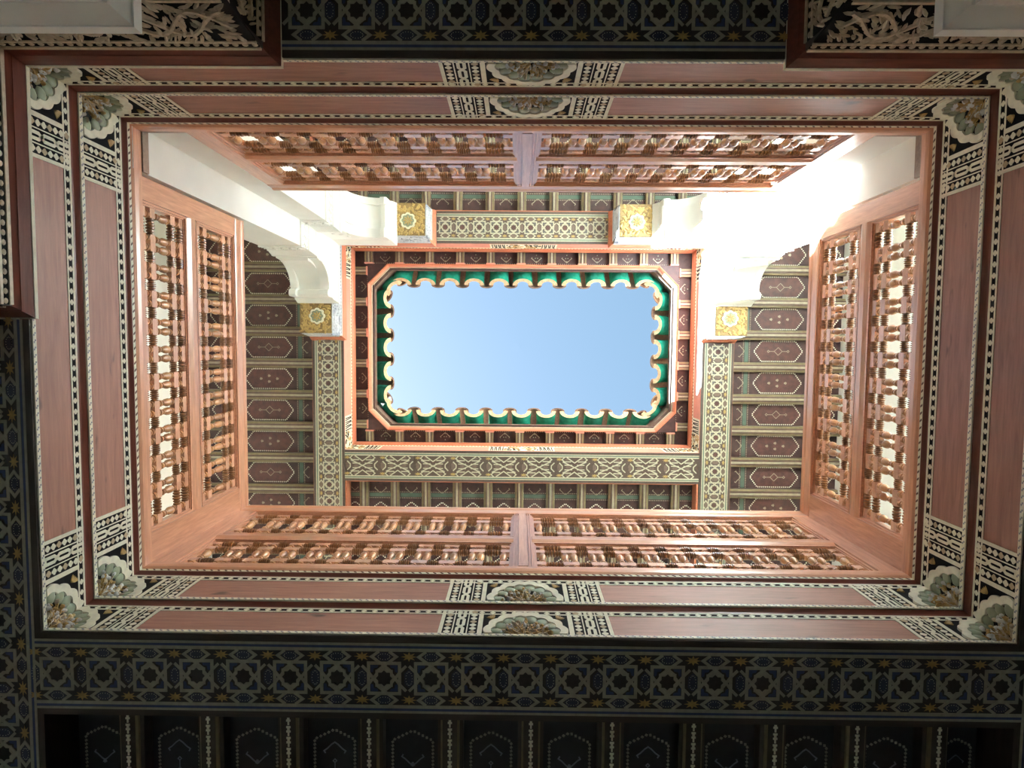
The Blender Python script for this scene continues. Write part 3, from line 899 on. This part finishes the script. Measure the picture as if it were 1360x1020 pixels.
def star_beam(cx, cy, rz, u0, u1, z0, z1, low, label, width=0.285, plain=False, long=False):
    """court face at n=0, beam runs outwards to n=-width"""
    th = thing('star_beam', label, 'beam', (cx, cy), rz, z0, 'lower star painted beams' if low else 'roof star painted beams')
    bk = 0.041 if low else 0.024
    mb = MB(); mb.box(u0, u1, -width, -bk, z0, z1); mb.box(u0, u1, -bk, 0, z0, z0 + (0.006 if low else 0.011))
    part('beam_body', mb, ['darkwood' if low else 'strapdark'], th)
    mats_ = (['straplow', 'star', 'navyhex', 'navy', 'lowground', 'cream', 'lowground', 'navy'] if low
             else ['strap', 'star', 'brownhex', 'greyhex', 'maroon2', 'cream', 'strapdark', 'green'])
    b0 = 0.034                                            # plain arris at both edges
    mb = MB()
    for s0 in (0, 1):
        def nn(a, b):
            return (-a, -b) if s0 == 0 else (-width + b, -width + a)
        for a, b, mi, h in ((0.022, 0.030, 0, 0.002), (0.030, 0.039, 7, 0.0012), (0.039, 0.050, 0, 0.002)):
            p, q = sorted(nn(a, b)); mb.box(u0, u1, p, q, z0 - h, z0 + 0.001, mi)
    part('border_lines', mb, mats_, th)
    if plain:
        return th
    pw = width - 0.100                                    # pattern strip
    nc = -width / 2
    L = u1 - u0
    if long:
        k = max(1, round(L / 0.31)); sc = min(pw / 524.0, 1); per = L / k
        scx = per / 800.0
    else:
        k = max(1, round(L / 0.1555)); per = L / k; scx = per / 420.0
    mb = MB(); mb.box(u0, u1, nc - pw / 2, nc + pw / 2, z0 - 0.0006, z0 + 0.001, 6)
    part('pattern_ground', mb, mats_, th)
    mb = MB()
    sc = pw / 524.0
    for i in range(k):
        if long:
            long_cell(mb, (u0 + (i + 0.5) * per) , nc, sc, (0, 1, 2, 3, 4, 5), 0.0022, z0)
        else:
            star_cell(mb, u0 + (i + 0.5) * per, nc, sc, low, (0, 1, 2, 3, 4, 5), 0.0022, z0)
    part('star_strapwork', mb, mats_, th, kind='stuff')
    return th
# ground storey beams carry the friezes
LZ = 2.005
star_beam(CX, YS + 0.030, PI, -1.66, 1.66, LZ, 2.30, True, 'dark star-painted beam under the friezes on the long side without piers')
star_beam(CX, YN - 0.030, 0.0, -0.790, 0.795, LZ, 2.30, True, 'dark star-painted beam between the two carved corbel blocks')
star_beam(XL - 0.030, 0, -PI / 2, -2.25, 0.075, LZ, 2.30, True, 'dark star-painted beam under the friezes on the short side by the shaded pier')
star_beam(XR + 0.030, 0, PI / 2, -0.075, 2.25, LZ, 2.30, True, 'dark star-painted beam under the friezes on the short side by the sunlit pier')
# roof beams
UZ = 5.50
UW, UE, US = -1.562, 1.628, 0.940
star_beam(0.02, UN, 0.0, -0.752, 0.752, UZ, 5.78, False, 'cream star-painted roof beam between two gilded corbel blocks', 0.28)
star_beam((UW + UE) / 2, US, PI, -1.592, 1.592, UZ, 5.78, False, 'cream star-painted roof beam on the long side without piers', 0.28, long=True)
star_beam(UW, 0, -PI / 2, -2.25, 0.040, UZ, 5.78, False, 'cream star-painted roof beam on the short side by the shaded pier', 0.28)
star_beam(UE, 0, PI / 2, -0.045, 2.25, UZ, 5.78, False, 'cream star-painted roof beam on the short side by the sunlit pier', 0.28)

# ------------------------------------------------------------------ gallery ceilings: joists and painted boards
def cartouche(mb, u0, u1, n0, n1, v, mi_line, mi_fill, d=0.013, lf=0.75):
    """long hexagon with a dotted outline, on a soffit"""
    t = (u1 - u0) / 2
    c = (u0 + u1) / 2
    lead = t * lf
    P = [(c, n0), (u1, n0 - lead * (1 if n0 > n1 else -1)), (u1, n1 + lead * (1 if n0 > n1 else -1)), (c, n1), (u0, n1 + lead * (1 if n0 > n1 else -1)), (u0, n0 - lead * (1 if n0 > n1 else -1))]
    if mi_fill is not None: mb.un(P, v - 0.001, v + 0.001, mi_fill)
    for i in range(6):
        a, b = Vector(P[i]), Vector(P[(i + 1) % 6])
        k = max(2, int((b - a).length / d))
        for q in range(k):
            p = a + (b - a) * ((q + 0.5) / k)
            e = (b - a).normalized() * d * 0.42; f = Vector((-e.y, e.x)) * 0.95
            mb.un([p - e - f * 0.3, p + e * 0.2 - f, p + e + f * 0.3, p - e * 0.2 + f], v - 0.002, v + 0.001, mi_line)
def arabesque(mb, u, n, r, v, mi, kind):
    """small line motif in the middle of a board"""
    if kind == 0:
        for a in (0, 1, 2, 3):
            d = PI / 2 * a
            for q in stroke([(u + r * math.cos(d), n + r * math.sin(d)), (u + r * math.cos(d + PI / 2), n + r * math.sin(d + PI / 2))], r * 0.13):
                mb.un([tuple(z) for z in q], v - 0.0015, v + 0.001, mi)
        for s in (-1, 1):
            for q in stroke([(u, n + s * r), (u, n + s * r * 2.2), (u + r * 0.3, n + s * r * 2.5), (u, n + s * r * 2.8), (u - r * 0.3, n + s * r * 2.5), (u, n + s * r * 2.2)], r * 0.13):
                mb.un([tuple(z) for z in q], v - 0.0015, v + 0.001, mi)
    else:
        for (du, dn) in ((0, -2.1), (0, 2.1), (-0.75, 0), (0.75, 0)):
            c = (u + du * r, n + dn * r); w = r * 0.38
            mb.un([(c[0] - w, c[1] - w * 0.4), (c[0], c[1] - w), (c[0] + w, c[1] - w * 0.4), (c[0] + w * 0.4, c[1] + w), (c[0] - w * 0.4, c[1] + w)], v - 0.0015, v + 0.001, mi)
def ogee(mb, u, n, r, v, mi, sgn):
    pts = [(u - r, n), (u - r * 1.15, n + sgn * r * 0.25), (u - r * 0.8, n + sgn * r * 0.5), (u - r * 0.35, n + sgn * r * 0.95), (u, n + sgn * r * 1.2), (u + r * 0.35, n + sgn * r * 0.95), (u + r * 0.8, n + sgn * r * 0.5), (u + r * 1.15, n + sgn * r * 0.25), (u + r, n)]
    for q in stroke(pts, r * 0.13):
        mb.un([tuple(z) for z in q], v - 0.0015, v + 0.001, mi)

def ceiling(name, cx, cy, rz, u_list, nb, ne, zj, zb, w, label, low, uends):
    """joists run along n from nb to ne; u_list joist centres"""
    th = thing(name, label, 'ceiling', (cx, cy), rz, zj, kind='structure')
    vb = zj
    hw = w / 2
    if low:
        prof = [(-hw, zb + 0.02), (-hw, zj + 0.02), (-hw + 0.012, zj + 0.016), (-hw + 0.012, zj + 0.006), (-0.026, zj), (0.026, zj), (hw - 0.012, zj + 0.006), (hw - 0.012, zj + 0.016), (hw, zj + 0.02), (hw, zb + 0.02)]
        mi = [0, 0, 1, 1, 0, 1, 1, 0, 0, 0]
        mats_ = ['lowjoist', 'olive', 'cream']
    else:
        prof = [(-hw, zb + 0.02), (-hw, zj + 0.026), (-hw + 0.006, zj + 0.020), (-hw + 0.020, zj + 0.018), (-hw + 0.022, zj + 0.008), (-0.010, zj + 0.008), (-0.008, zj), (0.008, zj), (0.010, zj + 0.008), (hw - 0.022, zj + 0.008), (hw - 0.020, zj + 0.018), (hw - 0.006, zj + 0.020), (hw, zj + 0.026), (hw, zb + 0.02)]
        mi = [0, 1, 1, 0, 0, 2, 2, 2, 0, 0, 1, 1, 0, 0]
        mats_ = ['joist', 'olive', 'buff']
    mb = MB()
    i = 0; k = len(prof)
    mb.v = [(p[0], nb, p[1]) for p in prof] + [(p[0], ne, p[1]) for p in prof]
    mb.f = [tuple(range(k)), tuple(range(k, 2 * k))[::-1]]; mb.m = [0, 0]
    for j in range(k):
        j2 = (j + 1) % k
        mb.f.append((j, j2, k + j2, k + j)); mb.m.append(mi[j])
    if low:
        q = nb - 0.01; sg = -1
        while q > ne:
            for (a, b, ww) in ((0.0, 0.007, 0.0075), (0.007, 0.016, 0.0042), (0.016, 0.023, 0.0075), (0.023, 0.036, 0.0030)):
                mb.box(-ww, ww, q - b, q - a, zj - 0.002, zj + 0.001, 2)
            q -= 0.040
    jm = mb.mesh('joist', mats_)
    for u in u_list:
        link('joist', jm, th, (u, 0, -vb))
    us = sorted(u_list)
    gaps = []
    if uends[0] < us[0] - hw: gaps.append((uends[0], us[0]))
    gaps += list(zip(us[:-1], us[1:]))
    if uends[1] > us[-1] + hw: gaps.append((us[-1], uends[1]))
    for gi, (a, b) in enumerate(gaps):
        a2, b2 = a + (hw if a in us else 0) - 0.004, b - (hw if b in us else 0) + 0.004
        mb = MB(); mb.box(a2, b2, ne, nb, zb, zb + 0.03)
        bo = part('ceiling_board', mb, ['lowboard' if low else 'maroon'], th)
        if b2 - a2 < 0.1: continue
        mb = MB(); c = (a2 + b2) / 2; r = (b2 - a2)
        if low:
            cartouche(mb, c - r * 0.36, c + r * 0.36, nb - 0.145, ne + 0.1, zb, 0, None, 0.014, 0.5)
            arabesque(mb, c, nb - 0.32, r * 0.11, zb, 1, gi % 2)
            ogee(mb, c, nb - 0.235, r * 0.17, zb, 1, -1 if gi % 2 else 1)
            sub('painted_cartouche', mb, ['straplow', 'greyblue'], bo)
        else:
            d = abs(nb - ne)
            mb.box(a2, b2, nb - 0.175, nb - 0.140, zb - 0.003, zb + 0.001, 2)
            q = int((b2 - a2) / 0.016)
            for x in range(q):
                for nn in (nb - 0.130, nb - 0.186):
                    uu = a2 + (x + 0.5) * (b2 - a2) / q
                    mb.box(uu - 0.004, uu + 0.004, nn - 0.004, nn + 0.004, zb - 0.0015, zb + 0.001, 1)
            ogee(mb, c, nb - 0.085, r * 0.22, zb, 1, -1)
            if d > 0.5:
                cartouche(mb, a2 + 0.014, b2 - 0.014, nb - 0.225, nb - 0.665, zb, 0, 3, 0.0175)
                arabesque(mb, c, nb - 0.445, r * 0.17, zb, 1, gi % 2)
                cartouche(mb, a2 + 0.014, b2 - 0.014, nb - 0.72, ne + 0.03, zb, 0, 3, 0.0175)
            sub('painted_cartouche', mb, ['cream', 'buff', 'green', 'maroon2'], bo)
    mb = MB(); mb.box(min(uends[0], us[0]), max(uends[1], us[-1]), nb - 0.018, nb, zj - 0.012, zb)
    part('edge_trim', mb, ['lowjoist' if low else 'redmould'], th)
UJ, UB_ = 5.560, 5.635
PJ = 0.285
ceiling('ceiling_north', 0.0, UN, 0.0, [0.016 + PJ * i for i in range(-6, 7)], -0.28, GN - UN, UJ, UB_, 0.080, 'painted joist ceiling behind the long side between the piers', False, (UW - 0.28, UE + 0.28))
ceiling('ceiling_south', 0.0, US, PI, [-0.016 + PJ * i for i in range(-5, 6)], -0.28, -(GS - US), UJ, UB_, 0.080, 'painted joist ceiling behind the long side without piers', False, (-UE - 0.0, -UW + 0.0))
PE = 0.2885
ceiling('ceiling_west', UW, 0.0, -PI / 2, [-0.167 + PE * i for i in range(-7, 9)], -0.28, GW - UW, UJ, UB_, 0.088, 'painted joist ceiling behind the shaded short side', False, (-GS, -GN))
ceiling('ceiling_east', UE, 0.0, PI / 2, [0.167 + PE * i for i in range(-8, 8)], -0.28, -(GE - UE), UJ, UB_, 0.088, 'painted joist ceiling with cartouches behind the sunlit short side', False, (GN, GS))
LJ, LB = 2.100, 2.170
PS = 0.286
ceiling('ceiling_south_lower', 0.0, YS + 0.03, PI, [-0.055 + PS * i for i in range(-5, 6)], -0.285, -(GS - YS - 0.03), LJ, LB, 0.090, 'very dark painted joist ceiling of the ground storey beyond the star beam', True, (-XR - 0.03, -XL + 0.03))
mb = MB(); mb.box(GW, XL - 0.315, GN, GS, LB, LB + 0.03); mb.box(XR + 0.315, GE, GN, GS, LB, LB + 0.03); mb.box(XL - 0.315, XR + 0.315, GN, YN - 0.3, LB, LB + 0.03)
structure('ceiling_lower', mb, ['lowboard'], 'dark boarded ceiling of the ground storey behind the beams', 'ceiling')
# red end panels beside the roof beam on the long side without piers
for k, (xa, xb) in enumerate(((UW + 0.005, UW + 0.02), (UE - 0.02, UE - 0.005))):
    mb = MB(); mb.box(xa, xb, US + 0.28, GS, UZ + 0.0, UB_)
    o = structure('trim_%d' % (k + 1), mb, ['redmould'], 'red cheek board of the cream roof beam, ' + ('shaded-pier side' if k == 0 else 'sunlit-pier side'), 'trim')
mb = MB(); ring(mb, (UW - 0.02, UE + 0.02, UN - 0.02, US + 0.02), (GW - T, GE + T, GN - T, GS + T), 5.78, 5.95)
structure('roof_deck', mb, ['roofdeck'], 'solid roof deck over the gallery ceilings around the opening', 'roof')

# ------------------------------------------------------------------ eaves: fascia, short joists, red moulding, tiles
UCX, UCY = (UW + UE) / 2, (UN + US) / 2
ES = {
    'north': ((UCX, UN), 0.0, (UE - UW) / 2), 'south': ((UCX, US), PI, (UE - UW) / 2),
    'west': ((UW, UCY), -PI / 2, (US - UN) / 2), 'east': ((UE, UCY), PI / 2, (US - UN) / 2)}
FZ = 5.745
OCT = 0.185
for side, (c, rz, hl) in ES.items():
    th = thing('eave', 'painted eave with salmon fascia and stub joists, ' + SAY[side], 'eave', c, rz, UZ, 'roof eaves')
    mb = MB(); mb.box(-hl, hl, -0.02, 0.002, UZ + 0.012, FZ)
    part('fascia', mb, ['salmon'], th)
    mb = MB(); r = random.Random(hash(side) % 1000 if False else len(side) * 13)
    spots = [(-hl, 1), (hl, -1)] + ([(0.0, 1), (0.0, -1)] if side in ('north', 'south') else [])
    for (uc, s) in spots:
        mb = MB()
        a, b = sorted((uc, uc + s * 0.30))
        mb.box(a, b, 0.0, 0.004, UZ + 0.02, FZ - 0.01, 0)
        for k in range(7):
            uu = uc + s * (0.17 + 0.018 * k)
            mb.uv([(uu - 0.004, UZ + 0.03), (uu + 0.004, UZ + 0.03), (uu + 0.004 + (0.01 if k % 2 else 0), FZ - 0.03), (uu - 0.004 + (0.01 if k % 2 else 0), FZ - 0.03)], 0.003, 0.006, 1)
        for k in range(26):
            uu = uc + s * r.uniform(0.01, 0.15); vv = r.uniform(UZ + 0.03, FZ - 0.03); aa = r.uniform(0, 3.1)
            mb.blob((uu, 0.004, vv), ((math.cos(aa), 0, math.sin(aa)), (-math.sin(aa), 0, math.cos(aa)), (0, 1, 0)), (0.020, 0.008, 0.006), r.choice((1, 2, 2)), 6, 2)
        part('fascia_ornament', mb, ['cream', 'black', 'gold'], th)
    mb = MB(); mb.box(-hl, hl, 0.002, 0.006, FZ - 0.022, FZ, 0)
    k = int(2 * hl / 0.03)
    for i in range(k):
        u = -hl + (i + 0.5) * 2 * hl / k
        mb.box(u - 0.008, u + 0.004, 0.006, 0.0075, FZ - 0.018, FZ - 0.006, 1)
    part('bead_strip', mb, ['cream', 'joist'], th)
    mb = MB(); mb.sweep([(-0.02, FZ), (0.006, FZ), (0.020, FZ + 0.018), (0.030, FZ + 0.045), (0.030, FZ + 0.055), (-0.02, FZ + 0.055)], lambda n: (-hl + n, hl - n))
    part('moulding', mb, ['redmould'], th)
    SZ = 5.865                                            # soffit boards
    mb = MB(); mb.sweep([(-0.06, SZ), (0.190, SZ), (0.190, SZ + 0.03), (-0.06, SZ + 0.03)], lambda n: (-hl + n, hl - n))
    sof = part('soffit', mb, ['maroon'], th)
    # stub joists
    mb = MB(); hw = 0.036
    mb.box(-hw, hw, 0.0, 0.128, 5.815, SZ, 0)
    mb.box(-hw, -hw + 0.016, 0.0, 0.128, 5.808, 5.816, 1); mb.box(hw - 0.016, hw, 0.0, 0.128, 5.808, 5.816, 1); mb.box(-0.008, 0.008, 0.0, 0.128, 5.805, 5.816, 2)
    mb.box(-hw - 0.004, hw + 0.004, 0.128, 0.140, 5.802, SZ, 3)
    jm = mb.mesh('stub_joist', ['joist', 'olive', 'buff', 'salmon'])
    pitch = PJ if side in ('north', 'south') else PE
    off = {'north': 0.016 - UCX, 'south': UCX - 0.016, 'west': UCY - 0.167, 'east': 0.167 - UCY}[side]
    us_ = [off + pitch * i for i in range(-9, 10) if abs(off + pitch * i) < hl - 0.085]
    for u in us_:
        link('stub_joist', jm, th, (u, 0, -UZ))
    for i in range(len(us_) - 1):
        c_ = (us_[i] + us_[i + 1]) / 2
        mb = MB()
        ogee(mb, c_, 0.066, 0.040, SZ, 0, 1)
        for q in range(11):
            uu = us_[i] + 0.045 + (us_[i + 1] - us_[i] - 0.09) * q / 10
            mb.box(uu - 0.003, uu + 0.003, 0.125, 0.131, SZ - 0.0015, SZ + 0.001, 0)
        arabesque(mb, c_, 0.075, 0.014, SZ, 1, 1)
        sub('painted_motif', mb, ['buff', 'shell'], sof)
# octagonal red moulding round the opening
A0 = 0.142
x0, x1, y0, y1 = UW + A0, UE - A0, UN + A0, US - A0
def octo(o):
    """inner octagon offset inwards by o"""
    k = OCT - o * 0.586 + 0.0
    a, b, c, d = x0 + o, x1 - o, y0 + o, y1 - o
    return [(a + k, c), (b - k, c), (b, c + k), (b, d - k), (b - k, d), (a + k, d), (a, d - k), (a, c + k)]
th = thing('eave_moulding', 'orange-red octagonal moulding framing the sky under the green tiles', 'moulding', (0, 0), 0, 5.80)
Pm = [(0.0, 5.800), (0.008, 5.797), (0.018, 5.804), (0.027, 5.826), (0.029, 5.862), (0.0, 5.862)]
for i in range(8):
    mb = MB()
    a = [(octo(o)[i][0], octo(o)[i][1], v) for o, v in Pm]; b = [(octo(o)[(i + 1) % 8][0], octo(o)[(i + 1) % 8][1], v) for o, v in Pm]
    mb.solid(a, b)
    part('moulding_length', mb, ['redmould'], th)
mb = MB()
for i in range(8):
    p, q = octo(0.027)[i], octo(0.027)[(i + 1) % 8]; p2, q2 = octo(0.034)[i], octo(0.034)[(i + 1) % 8]
    mb.solid([(*p, 5.838), (*q, 5.838), (*q, 5.875), (*p, 5.875)], [(*p2, 5.842), (*q2, 5.842), (*q2, 5.875), (*p2, 5.875)])
part('cream_fillet', mb, ['buff'], th)
# corner boards of the octagon
for (sx, sy, cx_, cy_) in ((1, 1, x0, y0), (-1, 1, x1, y0), (-1, -1, x1, y1), (1, -1, x0, y1)):
    mb = MB()
    mb.solid([(cx_ - 0.0 * sx, cy_, 5.812), (cx_ + sx * OCT, cy_, 5.812), (cx_, cy_ + sy * OCT, 5.812)], [(cx_, cy_, 5.862), (cx_ + sx * OCT, cy_, 5.862), (cx_, cy_ + sy * OCT, 5.862)])
    part('corner_board', mb, ['maroon'], th)

# tiles: pan tiles with glazed undersides, cover tiles between them
roof = thing('roof', 'green glazed tile rim of the roof around the open sky', 'roof', (0, 0), 0, 5.88, kind='structure')
TL_ = 0.62
def tile_mesh(rad, th_, up, mats_, L=TL_, taper=0.006):
    """half-round tile, axis along +n (toward the court), tip at n=0; up: +1 cover, -1 pan"""
    mb = MB(); K = 12
    sect = []
    for rr in (rad, rad - th_):
        row = []
        for q in range(K + 1):
            a = PI * q / K
            row.append((rr * math.cos(a), up * rr * math.sin(a) * (0.55 if up > 0 else 0.85)))
        sect.append(row)
    for side_, n in ((0, 0.0), (1, -L)):
        pass
    def P(k, q, n):
        x, z = sect[k][q]
        f = 1 - (taper / rad) * (-n / L)
        return (x * f, n, z * f)
    for q in range(K):
        mb.face([P(0, q, 0), P(0, q + 1, 0), P(0, q + 1, -L), P(0, q, -L)], 0)       # outer
        mb.face([P(1, q, 0), P(1, q + 1, 0), P(1, q + 1, -L), P(1, q, -L)], 1)       # inner
        mb.face([P(0, q, 0), P(0, q + 1, 0), P(1, q + 1, 0), P(1, q, 0)], 1)         # worn rim
        mb.face([P(0, q, -L), P(0, q + 1, -L), P(1, q + 1, -L), P(1, q, -L)], 1)
    for q in (0, K):
        mb.face([P(0, q, 0), P(1, q, 0), P(1, q, -L), P(0, q, -L)], 1)
    return mb.mesh('tile', mats_, smooth=True)
pan_m = tile_mesh(0.097, 0.040, -1, ['tilegreen', 'tileclay'])
cov_m = tile_mesh(0.066, 0.024, 1, ['tileclay', 'tilebed'])
SLOPE = math.radians(46)
TIPZ = 6.035
def put_tile(me, x, y, rz, dz, name):
    o = link(name, me, roof, (x, y, TIPZ - 5.88 + dz))
    o.rotation_euler = Matrix.Rotation(rz, 3, 'Z').to_4x4().to_3x3().to_euler()
    o.rotation_euler = (Matrix.Rotation(rz, 3, 'Z') @ Matrix.Rotation(-SLOPE, 3, 'X')).to_euler()
TI = 0.312                                                # tile tips this far in from the fascia
xa, xb, ya, yb = UW + TI, UE - TI, UN + TI, US - TI
for (rz, fixed, lo, hi, axis) in ((0.0, ya, -1.145, 1.215, 0), (PI, yb, -1.145, 1.215, 0), (-PI / 2, xa, -0.455, 0.485, 1), (PI / 2, xb, -0.455, 0.485, 1)):
    nt_ = 11 if axis == 0 else 5
    st_ = (hi - lo) / (nt_ - 1)
    for i in range(nt_):
        t = lo + st_ * i + rnd.uniform(-0.004, 0.004)
        p = (t, fixed) if axis == 0 else (fixed, t)
        put_tile(pan_m, p[0], p[1], rz + rnd.uniform(-0.02, 0.02), rnd.uniform(-0.004, 0.004), 'pan_tile')
        if i < nt_ - 1:
            t2 = lo + st_ * (i + 0.5)
            ins = (0, 0)
            p = (t2, fixed) if axis == 0 else (fixed, t2)
            put_tile(cov_m, p[0] + ins[0], p[1] + ins[1], rz + rnd.uniform(-0.02, 0.02), 0.018 + rnd.uniform(-0.004, 0.004), 'cover_tile')
for (cx_, cy_, rz) in ((xa + 0.045, ya + 0.045, -PI / 4), (xb - 0.045, ya + 0.045, PI / 4), (xb - 0.045, yb - 0.045, 3 * PI / 4), (xa + 0.045, yb - 0.045, -3 * PI / 4)):
    put_tile(pan_m, cx_, cy_, rz, 0.0, 'pan_tile')
    for s in (-1, 1):
        o = 0.10
        put_tile(cov_m, cx_ + s * o * math.cos(rz) * 1.0 - 0.0, cy_ + s * o * math.sin(rz), rz + s * 0.25, 0.018, 'cover_tile')
# mortar bed under the tiles, raised to keep sun out of the gaps
mb = MB()
for i in range(8):
    p, q = octo(0.020)[i], octo(0.020)[(i + 1) % 8]; p2, q2 = octo(-0.45)[i], octo(-0.45)[(i + 1) % 8]
    p1, q1 = octo(0.045)[i], octo(0.045)[(i + 1) % 8]
    pb, qb = octo(0.0)[i], octo(0.0)[(i + 1) % 8]
    a = [(*p, 5.875), (*p1, 5.985), (*pb, 6.14), (*p2, 6.60), (*p2, 5.875)]
    b = [(*q, 5.875), (*q1, 5.985), (*qb, 6.14), (*q2, 6.60), (*q2, 5.875)]
    mb.solid(a, b)
for (sx, sy, cx_, cy_) in ((1, 1, x0, y0), (-1, 1, x1, y0), (-1, -1, x1, y1), (1, -1, x0, y1)):
    k_ = OCT + 0.075
    tri = [(cx_ - 0.1 * sx, cy_ - 0.1 * sy), (cx_ + sx * (k_ + 0.1), cy_ - 0.1 * sy), (cx_ - 0.1 * sx, cy_ + sy * (k_ + 0.1))]
    mb.un(tri, 5.895, 6.15)  # added corner infill, there to block sun leaking past the tiles
part('mortar_bed_and_sun_block', mb, ['tilebed'], roof)
